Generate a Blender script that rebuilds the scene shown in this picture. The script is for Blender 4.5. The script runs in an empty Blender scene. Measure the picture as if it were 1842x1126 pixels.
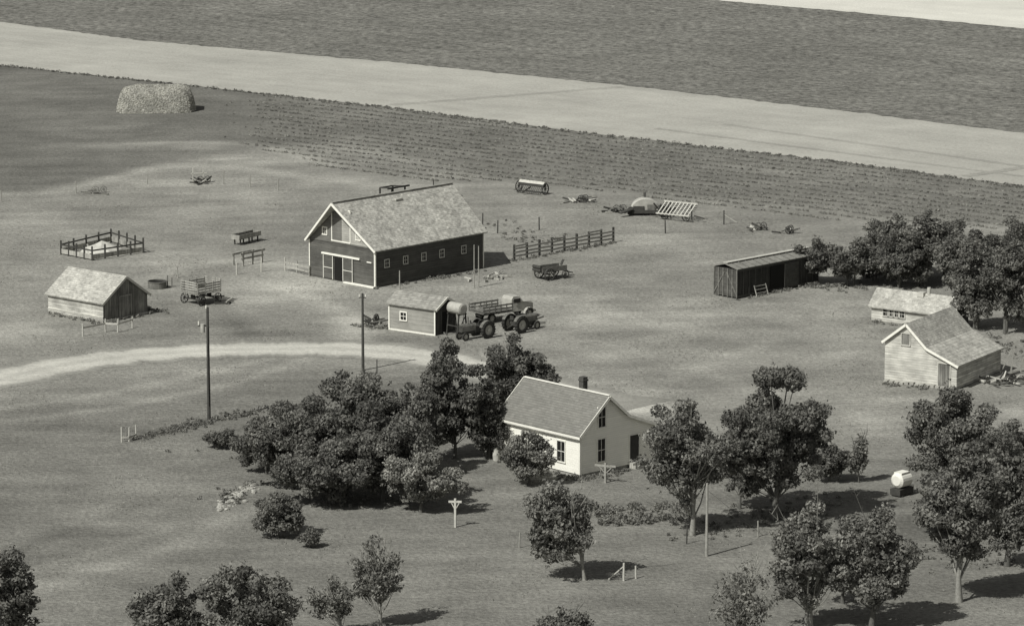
import bpy, math, random
import numpy as np
from mathutils import Vector, Matrix
rng = np.random.default_rng(11); random.seed(11)
scene = bpy.context.scene
scene.view_settings.view_transform = 'Standard'
scene.view_settings.look = 'None'
scene.view_settings.exposure = 0

# ---------------------------------------------------------------- camera
F = 7500.0; CAMH = 70.0; CAMY = -367.0; PITCH = math.atan(1463/7500.0)
SP, CP = math.sin(PITCH), math.cos(PITCH)
cam = bpy.data.cameras.new("camera"); camo = bpy.data.objects.new("camera", cam)
scene.collection.objects.link(camo); scene.camera = camo
camo.location = (0, CAMY, CAMH); camo.rotation_euler = (math.pi/2-PITCH, 0, 0)
cam.sensor_width = 36; cam.lens = 36*F/1842.0; cam.clip_start = 1; cam.clip_end = 12000

# survey helpers: photograph measurement -> metres on the ground plane
def GS(px, py):
    cx = (px-921)/F; cy = -(py-563)/F
    t = -CAMH/(-SP+cy*CP)
    return cx*t, CAMY+(CP+cy*SP)*t, F/t
def G(p): a = GS(*p); return (a[0], a[1])
def S(p): return GS(*p)[2]

# ---------------------------------------------------------------- materials
TINT = (1.0, 0.99, 0.885)
class NT:
    def __init__(s, name, rough=.9):
        s.m = bpy.data.materials.new(name); s.m.use_nodes = True
        s.t = s.m.node_tree; s.n = s.t.nodes; s.l = s.t.links
        s.b = s.n['Principled BSDF']; s.b.inputs['Roughness'].default_value = rough
        s.b.inputs['Specular IOR Level'].default_value = .2
    def node(s, typ, **k):
        n = s.n.new(typ)
        for a, v in k.items(): setattr(n, a, v)
        return n
    def link(s, a, b): s.l.new(a, b)
    def math(s, op, a, b=None, c=None):
        n = s.n.new('ShaderNodeMath'); n.operation = op
        for i, v in enumerate((a, b, c)):
            if v is None: continue
            if isinstance(v, (int, float)): n.inputs[i].default_value = v
            else: s.l.new(v, n.inputs[i])
        return n.outputs[0]
    def mapping(s, vec, scale=(1,1,1), rot=(0,0,0)):
        mp = s.n.new('ShaderNodeMapping'); mp.inputs['Scale'].default_value = scale; mp.inputs['Rotation'].default_value = rot
        s.l.new(vec, mp.inputs['Vector']); return mp.outputs[0]
    def coords(s, kind='Object', scale=(1,1,1), rot=(0,0,0)):
        tc = s.n.new('ShaderNodeTexCoord'); return s.mapping(tc.outputs[kind], scale, rot)
    def noise(s, vec, scale, detail=3, rough=.6):
        n = s.n.new('ShaderNodeTexNoise'); n.inputs['Scale'].default_value = scale
        n.inputs['Detail'].default_value = detail; n.inputs['Roughness'].default_value = rough
        s.l.new(vec, n.inputs['Vector']); return n.outputs['Fac']
    def steep(s, v, lo=.35, hi=.65):
        n = s.n.new('ShaderNodeMapRange'); n.inputs['From Min'].default_value = lo; n.inputs['From Max'].default_value = hi
        s.l.new(v, n.inputs['Value']); return n.outputs[0]
    def mod(s, fac, amp):
        return s.math('MULTIPLY_ADD', fac, 2*amp, 1-amp)
    def setv(s, val):
        vm = s.n.new('ShaderNodeVectorMath'); vm.operation = 'SCALE'
        vm.inputs[0].default_value = TINT
        if isinstance(val, (int, float)): vm.inputs['Scale'].default_value = val
        else: s.l.new(val, vm.inputs['Scale'])
        s.l.new(vm.outputs[0], s.b.inputs['Base Color'])
    def bump(s, h, strength=.5, dist=.05):
        b = s.n.new('ShaderNodeBump'); b.inputs['Strength'].default_value = strength
        b.inputs['Distance'].default_value = dist
        s.l.new(h, b.inputs['Height']); s.l.new(b.outputs[0], s.b.inputs['Normal'])

def m_basic(name, v, amp=.25, scale=3, rough=.9, metal=0, bump=.3):
    t = NT(name, rough); c = t.coords()
    n1 = t.steep(t.noise(c, scale, 5, .65),.25,.75); n2 = t.noise(c, scale*5, 2)
    t.setv(t.math('MULTIPLY', t.math('MULTIPLY', t.mod(n1, amp), t.mod(n2, amp*.6)), v))
    t.b.inputs['Metallic'].default_value = metal
    if bump: t.bump(n2, bump, .02)
    return t.m
def m_siding(name, v, mode='h', board=.16, amp=.12, line=.55, weather=.25):
    t = NT(name, .85); c = t.coords()
    sx = t.node('ShaderNodeSeparateXYZ'); t.link(c, sx.inputs[0])
    if mode == 'h': q = sx.outputs['Z']
    else: q = t.math('ADD', sx.outputs['X'], sx.outputs['Y'])
    q = t.math('DIVIDE', t.math('ADD', q, 50), board)
    fl = t.math('FLOOR', q); fr = t.math('FRACT', q)
    wn = t.node('ShaderNodeTexWhiteNoise', noise_dimensions='1D'); t.link(fl, wn.inputs['W'])
    ln = t.math('MULTIPLY_ADD', t.math('LESS_THAN', fr, .16), line-1, 1)
    st = (.5, .5, 6) if mode == 'h' else (5, 5, .5)
    cs = t.coords('Object', st)
    n1 = t.steep(t.noise(cs, 1.5, 4),.3,.7); n2 = t.steep(t.noise(c, .7, 4),.3,.7)
    val = t.math('MULTIPLY', t.math('MULTIPLY', t.mod(wn.outputs['Value'], amp), ln), t.math('MULTIPLY', t.mod(n1, weather), t.mod(n2, weather)))
    t.setv(t.math('MULTIPLY', val, v))
    t.bump(fr, .5, .02)
    return t.m
def m_shingle(name, v, amp=.15, patch=.35, course=.14):
    t = NT(name, .9); c = t.coords()
    sx = t.node('ShaderNodeSeparateXYZ'); t.link(c, sx.inputs[0])
    q = t.math('DIVIDE', sx.outputs['Z'], course); fl = t.math('FLOOR', q); fr = t.math('FRACT', q)
    cb = t.node('ShaderNodeCombineXYZ')
    r = t.math('FLOOR', t.math('DIVIDE', t.math('ADD', sx.outputs['X'], t.math('MULTIPLY', fl, .37)), .3))
    r2 = t.math('FLOOR', t.math('DIVIDE', t.math('ADD', sx.outputs['Y'], t.math('MULTIPLY', fl, .23)), .3))
    t.link(r, cb.inputs[0]); t.link(r2, cb.inputs[1]); t.link(fl, cb.inputs[2])
    wn = t.node('ShaderNodeTexWhiteNoise', noise_dimensions='3D'); t.link(cb.outputs[0], wn.inputs['Vector'])
    ln = t.math('MULTIPLY_ADD', t.math('LESS_THAN', fr, .2), -.22, 1)
    n2 = t.steep(t.noise(c, .9, 5, .7),.3,.7); n3 = t.steep(t.noise(c, 5, 3, .7),.3,.7)
    val = t.math('MULTIPLY', t.math('MULTIPLY', t.mod(wn.outputs['Value'], amp), ln), t.math('MULTIPLY', t.mod(n2, patch*.6), t.mod(n3, patch*.5)))
    t.setv(t.math('MULTIPLY', val, v)); t.bump(fr, .6, .03)
    return t.m
def m_leaf(name, v, trans=.3):
    t = NT(name, .75)
    a = t.node('ShaderNodeAttribute', attribute_name='lv')
    t.setv(t.math('MULTIPLY', a.outputs['Fac'], v))
    tr = t.node('ShaderNodeBsdfTranslucent')
    vm = t.node('ShaderNodeVectorMath', operation='SCALE'); vm.inputs[0].default_value = TINT
    t.link(t.math('MULTIPLY', a.outputs['Fac'], v*1.1), vm.inputs['Scale']); t.link(vm.outputs[0], tr.inputs['Color'])
    mx = t.node('ShaderNodeMixShader'); mx.inputs[0].default_value = trans
    t.link(t.b.outputs[0], mx.inputs[1]); t.link(tr.outputs[0], mx.inputs[2])
    t.link(mx.outputs[0], t.n['Material Output'].inputs['Surface'])
    return t.m
def m_ground(name, grain=.27, mid=.2, big=.11, ang=.12, bump=.6, base=None, fscale=2.6, rows=None, streak=.15, lohi=(.3,.7)):
    t = NT(name, .95); c = t.coords('Object')
    if base is None:
        a = t.node('ShaderNodeAttribute', attribute_name='tone'); v = a.outputs['Fac']
    else: v = t.math('ADD', base, 0)
    n1 = t.steep(t.noise(c, .045, 5, .6),.35,.65); n2 = t.steep(t.noise(c, .2, 7, .7),*lohi); n3 = t.steep(t.noise(c, fscale, 3, .75),.33,.67)
    rc = t.coords('Object', (1,1,1), (0,0,-ang)); n4 = t.steep(t.noise(t.mapping(rc,(.1,.8,1)), .5, 6, .72),.3,.7)
    n5 = t.steep(t.noise(t.mapping(c,(.7,.7,1),(0,0,.8)), .13, 4, .6),.35,.65)
    val = t.math('MULTIPLY', t.math('MULTIPLY', t.mod(n1, big), t.mod(n2, mid)), t.math('MULTIPLY', t.mod(n3, grain), t.mod(n4, streak)))
    val = t.math('MULTIPLY', val, t.mod(n5, big*.9))
    if rows:
        sx = t.node('ShaderNodeSeparateXYZ'); t.link(rc, sx.inputs[0])
        w = t.math('SINE', t.math('MULTIPLY', sx.outputs['Y'], 2*math.pi/rows[0]))
        w = t.math('MULTIPLY', w, t.steep(t.noise(c, .02, 3),.4,.65))
        val = t.math('MULTIPLY', val, t.math('MULTIPLY_ADD', w, rows[1], 1))
    t.setv(t.math('MULTIPLY', val, v))
    t.b.inputs['Specular IOR Level'].default_value = .05
    t.bump(n3, bump, .1)
    return t.m

M = dict(
  darkmetal=m_basic('dark_metal', .05, .4, 4, .6), rubber=m_basic('rubber', .03, .2, 5, .8),
  rust=m_basic('rusty_metal', .13, .5, 3, .7), lightmetal=m_basic('galvanised_metal', .34, .25, 2, .5),
  wood=m_siding('weathered_wood', .28, 'v', .2, .2, .8, .3), palewood=m_basic('pale_wood', .42, .25, 3),
  polewood=m_basic('pole_wood', .06, .3, 3), greypole=m_basic('grey_pole_wood', .26, .3, 3),
  white=m_basic('white_paint', .66, .08, 2, .7), trim=m_basic('white_trim', .7, .12, 2, .7),
  glass=m_basic('dark_window_glass', .02, .2, 2, .25, bump=0), dark=m_basic('dark_interior', .012, .1, 2, bump=0),
  darkpaint=m_basic('dark_painted_wood', .05, .3, 2),
  house=m_siding('white_clapboard', .82, 'h', .16, .03, .82, .05), houseroof=m_shingle('grey_shingles', .165, .12, .15),
  barnred=m_siding('barn_boards', .095, 'h', .2, .14, .7, .22), barnside=m_siding('barn_shaded_side_boards', .07, 'h', .22, .14, .72, .2), barnup=m_siding('barn_gable_boards', .14, 'h', .2, .1, .75, .15), barnuplight=m_siding('barn_pale_gable_boards', .34, 'h', .2, .1, .7, .15),  # barn side darker than front: its shade is put into the board colour
  sidetrim=m_basic('old_white_trim', .45, .2, 3),
  barndoor=m_siding('barn_door_boards', .12, 'v', .2, .2, .6, .25), barnroof=m_shingle('old_barn_shingles', .36, .22, .5),
  midroof=m_shingle('old_shed_shingles', .24, .2, .25),
  shed=m_siding('weathered_shed_boards', .42, 'h', .2, .22, .55, .35), shedg=m_siding('weathered_shaded_boards', .16, 'v', .2, .25, .6, .35),  # gable boards darker than wall boards: gable shade painted into the colour
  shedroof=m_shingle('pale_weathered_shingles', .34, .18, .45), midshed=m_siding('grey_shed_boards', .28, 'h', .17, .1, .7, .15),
  shadeside=m_siding('shaded_side_boards', .06, 'v', .2, .2, .6, .3), coopw=m_siding('coop_boards', .46, 'h', .2, .1, .6, .25),  # near-black side boards carry the shade of right-facing walls in their colour
  box=m_siding('boxcar_shaded_boards', .04, 'v', .12, .2, .6, .3), boxend=m_siding('boxcar_lit_end_boards', .085, 'h', .15, .2, .6, .3),  # boxcar side dark, end paler: shaded and lit tones painted in
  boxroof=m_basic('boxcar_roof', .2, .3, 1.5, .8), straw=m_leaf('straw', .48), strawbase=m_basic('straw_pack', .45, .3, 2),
  stone=m_basic('field_stone', .3, .3, 2), brick=m_basic('chimney_brick', .07, .3, 6),
  bark=m_basic('bark', .1, .3, 5), palebark=m_basic('pale_bark', .24, .3, 5),
)
LEAF = {}
def leafmat(v):
    k = round(v, 3)
    if k not in LEAF: LEAF[k] = m_leaf('foliage', k)
    return LEAF[k]

# ---------------------------------------------------------------- mesh builder
def link(o, parent=None):
    scene.collection.objects.link(o)
    if parent: o.parent = parent
    return o
class MB:
    def __init__(s): s.v=[]; s.f=[]; s.m=[]
    def add(s, vs, fs, mi=0):
        o=len(s.v); s.v += [tuple(v) for v in vs]; s.f += [tuple(i+o for i in f) for f in fs]; s.m += [mi]*len(fs)
    def box(s, x0,x1,y0,y1,z0,z1, mi=0):
        s.add([(x0,y0,z0),(x1,y0,z0),(x1,y1,z0),(x0,y1,z0),(x0,y0,z1),(x1,y0,z1),(x1,y1,z1),(x0,y1,z1)],
              [(0,3,2,1),(4,5,6,7),(0,1,5,4),(1,2,6,5),(2,3,7,6),(3,0,4,7)], mi)
    def beam(s, p, q, w=.1, h=.1, mi=0):
        p=Vector(p); q=Vector(q); d=(q-p)
        if d.length<1e-6: return
        d.normalize(); up=Vector((0,0,1)) if abs(d.z)<.95 else Vector((1,0,0))
        a=d.cross(up).normalized(); b=a.cross(d).normalized()
        vs=[]
        for e in (p,q):
            for (i,j) in ((-1,-1),(1,-1),(1,1),(-1,1)): vs.append(e+a*(i*w/2)+b*(j*h/2))
        s.add(vs, [(3,2,1,0),(4,5,6,7),(0,1,5,4),(1,2,6,5),(2,3,7,6),(3,0,4,7)], mi)
    def cyl(s, p, q, r, r2=None, n=10, mi=0, caps=True):
        r2 = r if r2 is None else r2
        p=Vector(p); q=Vector(q); d=(q-p).normalized(); up=Vector((0,0,1)) if abs(d.z)<.95 else Vector((1,0,0))
        a=d.cross(up).normalized(); b=a.cross(d)
        vs=[]
        for e,rr in ((p,r),(q,r2)):
            for i in range(n):
                t=2*math.pi*i/n; vs.append(e+a*(math.cos(t)*rr)+b*(math.sin(t)*rr))
        fs=[(i,(i+1)%n,n+(i+1)%n,n+i) for i in range(n)]
        if caps: fs += [tuple(range(n))[::-1], tuple(range(n,2*n))]
        s.add(vs,fs,mi)
    def ring(s, c, axis, R, rin, w, n=20, mi=0):
        c=Vector(c); ax=Vector(axis).normalized(); up=Vector((0,0,1)) if abs(ax.z)<.95 else Vector((1,0,0)); a=ax.cross(up).normalized(); b=a.cross(ax)
        vs=[]
        for (rr,o) in ((R*.95,-w/2),(R,-w/4),(R,w/4),(R*.95,w/2),(rin,w/2),(rin,-w/2)):
            for i in range(n):
                t=2*math.pi*i/n; vs.append(c+ax*o+a*(math.cos(t)*rr)+b*(math.sin(t)*rr))
        fs=[]
        for k in range(6):
            k2=(k+1)%6
            for i in range(n): fs.append((k*n+i,k*n+(i+1)%n,k2*n+(i+1)%n,k2*n+i))
        s.add(vs,fs,mi)
    def wheel(s, c, R, w, mt=0, mh=0, spoke=False, axis=(0,1,0)):
        c=Vector(c)
        if spoke:
            s.ring(c,axis,R,R*.88,w,mi=mt)
            ax=Vector(axis); a=ax.cross(Vector((0,0,1))).normalized()
            for i in range(5):
                t=math.pi*i/5; d=a*math.cos(t)+Vector((0,0,1))*math.sin(t)
                s.beam(c-d*R*.9,c+d*R*.9,.035,.035,mh)
            s.cyl(c-ax*.1,c+ax*.1,.08,n=8,mi=mh)
        else:
            s.ring(c,axis,R,R*.62,w,mi=mt)
            ax=Vector(axis)
            s.cyl(c-ax*w*.2,c+ax*w*.2,R*.64,n=18,mi=mh)
            s.cyl(c-ax*w*.45,c+ax*w*.45,R*.2,n=8,mi=mh)
            if R>.5:
                a=ax.cross(Vector((0,0,1))).normalized()
                for i in range(18):
                    t=2*math.pi*i/18; d=a*math.cos(t)+Vector((0,0,1))*math.sin(t)
                    s.beam(c+d*(R+.01)-ax*w*.45,c+d*(R+.01)+ax*w*.45,.06,.07,mt)
    def obj(s, name, mats, parent=None, loc=(0,0,0), rot=0, smooth=False):
        me=bpy.data.meshes.new(name); me.from_pydata(s.v,[],s.f)
        for m in mats: me.materials.append(M[m] if isinstance(m,str) else m)
        me.polygons.foreach_set('material_index', s.m)
        if smooth: me.polygons.foreach_set('use_smooth',[True]*len(s.f))
        me.update(); o=bpy.data.objects.new(name,me); o.location=loc; o.rotation_euler=(0,0,rot)
        return link(o,parent)
def quadmesh(name, V, Q, mi=None, lv=None, mats=(), attrs=None, loc=(0,0,0)):
    V=np.asarray(V,dtype=np.float32); Q=np.asarray(Q,dtype=np.int32)
    me=bpy.data.meshes.new(name); me.vertices.add(len(V)); me.vertices.foreach_set('co',V.ravel())
    me.loops.add(len(Q)*4); me.loops.foreach_set('vertex_index',Q.ravel())
    me.polygons.add(len(Q)); me.polygons.foreach_set('loop_start',np.arange(0,len(Q)*4,4,dtype=np.int32))
    try: me.polygons.foreach_set('loop_total',np.full(len(Q),4,dtype=np.int32))
    except Exception: pass
    for m in mats: me.materials.append(M[m] if isinstance(m,str) else m)
    if mi is not None: me.polygons.foreach_set('material_index',np.asarray(mi,dtype=np.int32))
    if lv is not None:
        a=me.attributes.new('lv','FLOAT','FACE'); a.data.foreach_set('value',np.asarray(lv,dtype=np.float32))
    if attrs:
        for k,arr in attrs.items():
            a=me.attributes.new(k,'FLOAT','POINT'); a.data.foreach_set('value',np.asarray(arr,dtype=np.float32))
    me.update(calc_edges=True); me.validate()
    o=bpy.data.objects.new(name,me); o.location=loc
    return link(o)
def norm(a): return a/np.maximum(np.linalg.norm(a,axis=1,keepdims=True),1e-6)
def leafquads(C, N, s, asp=.6):
    n=len(C); t=norm(np.cross(N,rng.normal(size=(n,3)))); b=np.cross(N,t); s=s[:,None]
    V=np.stack([C+t*s,C+b*s*asp,C-t*s,C-b*s*asp],1).reshape(-1,3)
    return V, np.arange(4*n).reshape(-1,4)
def clumps(cent, rad, per, size, zs=.8, outb=.9, lvamp=.3):
    idx=np.repeat(np.arange(len(cent)),per); n=len(idx)
    d=norm(rng.normal(size=(n,3))); r=rad[idx]*(.5+.65*rng.random(n)**.7)
    C=cent[idx]+d*r[:,None]*np.array([1,1,zs])
    N=norm(d*outb+rng.normal(size=(n,3))*.6)
    V,Q=leafquads(C,N,size*(.55+.9*rng.random(n)))
    cl=1+lvamp*(rng.random(len(cent))*2-1)
    lv=cl[idx]*(1+.35*(rng.random(n)*2-1))
    return V,Q,lv

# ---------------------------------------------------------------- ground
def axis(lo,hi,step,far):
    a=list(np.arange(lo,hi+1e-6,step)); s=step; x=lo; pre=[]
    while x>-far: s*=1.35; x-=s; pre.append(x)
    s=step; x=a[-1]; post=[]
    while x<far: s*=1.35; x+=s; post.append(x)
    return np.array(pre[::-1]+a+post)
xs=axis(-75,75,.5,4000); ys=axis(-170,130,.8,4500)
X,Y=np.meshgrid(xs,ys)
def curve(pts):
    w=sorted(G(p) for p in pts); w=np.array(w)
    def f(x):
        x=np.asarray(x,dtype=float); y=np.interp(x,w[:,0],w[:,1])
        s0=(w[1,1]-w[0,1])/(w[1,0]-w[0,0]); s1=(w[-1,1]-w[-2,1])/(w[-1,0]-w[-2,0])
        y=np.where(x<w[0,0],w[0,1]+(x-w[0,0])*s0,y); return np.where(x>w[-1,0],w[-1,1]+(x-w[-1,0])*s1,y)
    return f
edge_far=curve([(700,-50),(1250,-2),(1500,20),(1842,52)])
edge_mid=curve([(0,40),(250,73),(700,112),(1120,154),(1500,198),(1842,240)])
edge_near=curve([(0,118),(420,163),(700,194),(1100,245),(1500,290),(1842,336)])
past=curve([(0,356),(150,338),(300,300),(480,275),(620,262),(900,330),(1842,420)])
def sm(x): x=np.clip(x,0,1); return x*x*(3-2*x)
tone=np.full(X.shape,.215)
lawn=curve([(0,700),(300,650),(760,655),(1000,700),(1300,760),(1842,760)])
tone-= .045*sm((lawn(X)-Y)/10)
pw=sm((Y-past(X))/6); xl=sm((X+30)/12)
tone=tone*(1-pw)+(.14+.02*xl)*pw
blobs=[(545,512,115,20,.16),(470,540,130,12,.09),(610,560,60,12,.09),(900,510,120,10,.07),(620,325,90,10,.08),(330,262,170,9,.07),(440,285,120,10,.07),
 (260,330,200,10,.05),(60,400,70,18,.05),(20,595,80,26,.11),(330,470,120,16,.05),(1070,572,60,12,.1),(1190,432,70,10,.1),(1150,735,70,18,.2),(1090,700,90,16,.08),
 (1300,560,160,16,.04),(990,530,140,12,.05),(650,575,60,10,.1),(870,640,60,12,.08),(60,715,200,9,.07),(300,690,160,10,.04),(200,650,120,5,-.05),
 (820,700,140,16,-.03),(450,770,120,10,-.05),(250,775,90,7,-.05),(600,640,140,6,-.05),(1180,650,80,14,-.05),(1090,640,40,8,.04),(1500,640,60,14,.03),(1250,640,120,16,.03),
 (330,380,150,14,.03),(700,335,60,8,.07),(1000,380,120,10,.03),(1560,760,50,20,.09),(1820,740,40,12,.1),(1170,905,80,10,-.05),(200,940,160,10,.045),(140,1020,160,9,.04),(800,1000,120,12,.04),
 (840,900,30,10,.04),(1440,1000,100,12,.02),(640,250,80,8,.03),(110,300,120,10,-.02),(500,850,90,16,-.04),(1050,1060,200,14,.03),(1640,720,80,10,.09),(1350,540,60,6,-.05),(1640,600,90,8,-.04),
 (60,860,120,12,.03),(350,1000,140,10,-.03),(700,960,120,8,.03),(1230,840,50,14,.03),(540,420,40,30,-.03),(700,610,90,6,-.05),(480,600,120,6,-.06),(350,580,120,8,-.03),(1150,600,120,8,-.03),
 (1050,470,60,6,-.03),(1250,470,50,10,.03),(250,610,80,6,-.03),(1430,620,50,10,-.02),(90,770,90,8,-.03),(1700,950,160,30,-.05),(1450,930,120,16,-.04),(1600,1060,250,30,-.03),(70,440,50,8,-.03),(280,440,60,8,.03),(560,690,60,10,-.03),  # dark patches beneath lower-right trees are tree shade painted into ground tone
 (120,480,90,10,.04),(220,380,80,8,-.03),(400,350,90,8,.04),(950,650,80,10,.03),(1400,700,80,14,.03),(60,330,120,8,-.02),(250,230,200,10,.02)]
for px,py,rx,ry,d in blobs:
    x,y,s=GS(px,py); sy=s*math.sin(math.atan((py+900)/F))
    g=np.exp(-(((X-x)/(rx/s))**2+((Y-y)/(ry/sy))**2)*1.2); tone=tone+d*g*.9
def track(pts,w,d):
    global tone
    P=[G(p) for p in pts]; best=np.full(X.shape,1e9)
    for (ax,ay),(bx,by) in zip(P[:-1],P[1:]):
        L=(bx-ax)**2+(by-ay)**2; t=np.clip(((X-ax)*(bx-ax)+(Y-ay)*(by-ay))/L,0,1)
        best=np.minimum(best,np.hypot(X-ax-t*(bx-ax),Y-ay-t*(by-ay)))
    tone=tone+d*np.exp(-(best/w)**2)
for tr in [([(0,735),(150,715),(330,680),(480,645)],1.0,.06),([(0,760),(200,735),(420,690),(560,640)],.8,.05),([(520,520),(620,560),(640,620)],1.5,.07),
           ([(390,545),(440,600),(430,625)],1.2,-.04),([(0,1075),(120,1040),(300,985),(420,930)],1.4,.05),([(680,520),(900,520),(1100,560),(1250,600)],1.5,.04),
           ([(1000,690),(1100,640),(1250,580),(1270,540)],1.6,.035),([(170,262),(330,255),(470,262),(600,300)],1.2,.06),([(560,320),(420,300),(280,300),(100,345)],1.5,.06),
           ([(270,500),(330,480),(420,470),(540,480)],1.2,.06),([(0,1040),(150,1000),(300,950)],.9,.04),([(245,790),(376,757)],.7,-.08),([(880,610),(1000,600),(1200,640),(1350,700)],1.2,.03),([(1180,700),(1260,660),(1420,600),(1560,600)],1.2,.03),([(0,1000),(260,905)],1.0,-.03)]:
    track(*tr)
tone=np.clip(tone,.08,.48)
ny,nx=X.shape; V=np.stack([X,Y,np.zeros_like(X)],-1).reshape(-1,3)
i=np.arange(ny*nx).reshape(ny,nx); Q=np.stack([i[:-1,:-1],i[:-1,1:],i[1:,1:],i[1:,:-1]],-1).reshape(-1,4)
quadmesh('ground',V,Q,mats=[m_ground('grass_ground')],attrs={'tone':tone.ravel()})

def sheet(name,lo,hi,z,mat,x0=-600,x1=600,n=1500,jit=.3):
    xx=np.linspace(x0,x1,n); a=lo(xx)+rng.normal(size=n)*jit; b=hi(xx)+rng.normal(size=n)*jit
    V=np.concatenate([np.stack([xx,a,np.full(n,z)],1),np.stack([xx,b,np.full(n,z)],1)])
    k=np.arange(n-1); Q=np.stack([k,k+1,k+1+n,k+n],1)
    return quadmesh(name,V,Q,mats=[mat])
ang=math.atan2(float(edge_near(60)-edge_near(0)),60)
m_dark=m_ground('dark_crop',.5,.14,.08,ang=ang,base=.148,bump=1.0,fscale=1.0,rows=(5.2,.1),streak=.1)
m_stub=m_ground('stubble',.12,.08,.06,ang=ang,base=.34,bump=.3,rows=(4.5,.03),streak=.08)
m_track=m_ground('stubble_track',.1,.1,.06,ang=ang,base=.28,bump=.3)
m_grain=m_ground('ripe_grain',.08,.05,.04,ang=ang,base=.54,bump=.3,streak=.05)
sheet('stubble_field',edge_near,edge_mid,.02,m_stub)
sheet('crop_field',edge_mid,edge_far,.03,m_dark)
sheet('grain_field',edge_far,lambda x:edge_far(x)+900,.02,m_grain,jit=.1)
def strip(name,a,b,w,z,mat,n=160):
    A=G(a);B_=G(b); t=np.linspace(0,1,n); x=A[0]+(B_[0]-A[0])*t; y=A[1]+(B_[1]-A[1])*t
    L=math.hypot(B_[0]-A[0],B_[1]-A[1]); nx_=-(B_[1]-A[1])/L; ny_=(B_[0]-A[0])/L
    ww=w*(.6+.6*rng.random(n)); ww2=w*(.6+.6*rng.random(n))
    V=np.concatenate([np.stack([x-nx_*ww,y-ny_*ww,np.full(n,z)],1),np.stack([x+nx_*ww2,y+ny_*ww2,np.full(n,z)],1)]); k=np.arange(n-1)
    quadmesh(name,V,np.stack([k,k+1,k+1+n,k+n],1),mats=[mat])
strip('field_track',(702,190),(1118,157),.9,.028,m_track); strip('field_track',(1300,224),(1842,300),.6,.028,m_track); strip('field_track',(1180,232),(1842,318),.5,.032,m_track); strip('field_track',(1735,318),(1842,302),.7,.036,m_track)

# gravel road
cent=[(-120,702),(0,682),(75,664),(150,650),(225,641),(300,635),(375,630),(450,628),(525,627),(600,627),(680,631),(760,640),(830,655),(900,675),(980,698),(1070,718),(1160,735)]
P=np.array([G(p) for p in cent])
tt=np.linspace(0,len(P)-1,260); px_=np.interp(tt,np.arange(len(P)),P[:,0]); py_=np.interp(tt,np.arange(len(P)),P[:,1])
ker=np.ones(15)/15; pxs=np.convolve(np.pad(px_,7,'edge'),ker,'valid'); pys=np.convolve(np.pad(py_,7,'edge'),ker,'valid')
dx=np.gradient(pxs); dy=np.gradient(pys); L=np.hypot(dx,dy); nxx=-dy/L; nyy=dx/L
offs=np.array([-3.6,-2.7,-2.2,-1.1,0,1.1,2.2,2.7,3.6]); tn=np.array([.21,.24,.38,.45,.38,.45,.38,.24,.21])
VV=[];TT=[]
for k in range(len(pxs)):
    fade=np.clip((len(pxs)-k)/70,0,1)
    wj=1+.1*math.sin(k*.35)+.05*rng.normal()
    for o,tv in zip(offs,tn):
        VV.append((pxs[k]+nxx[k]*o*wj,pys[k]+nyy[k]*o*wj,.012)); TT.append(.21+(tv-.21)*fade)
n=len(offs); i=np.arange(len(pxs)*n).reshape(-1,n); Q=np.stack([i[:-1,:-1],i[1:,:-1],i[1:,1:],i[:-1,1:]],-1).reshape(-1,4)
quadmesh('gravel_road',VV,Q,mats=[m_ground('gravel',.14,.14,.04,bump=.3)],attrs={'tone':TT})

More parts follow.
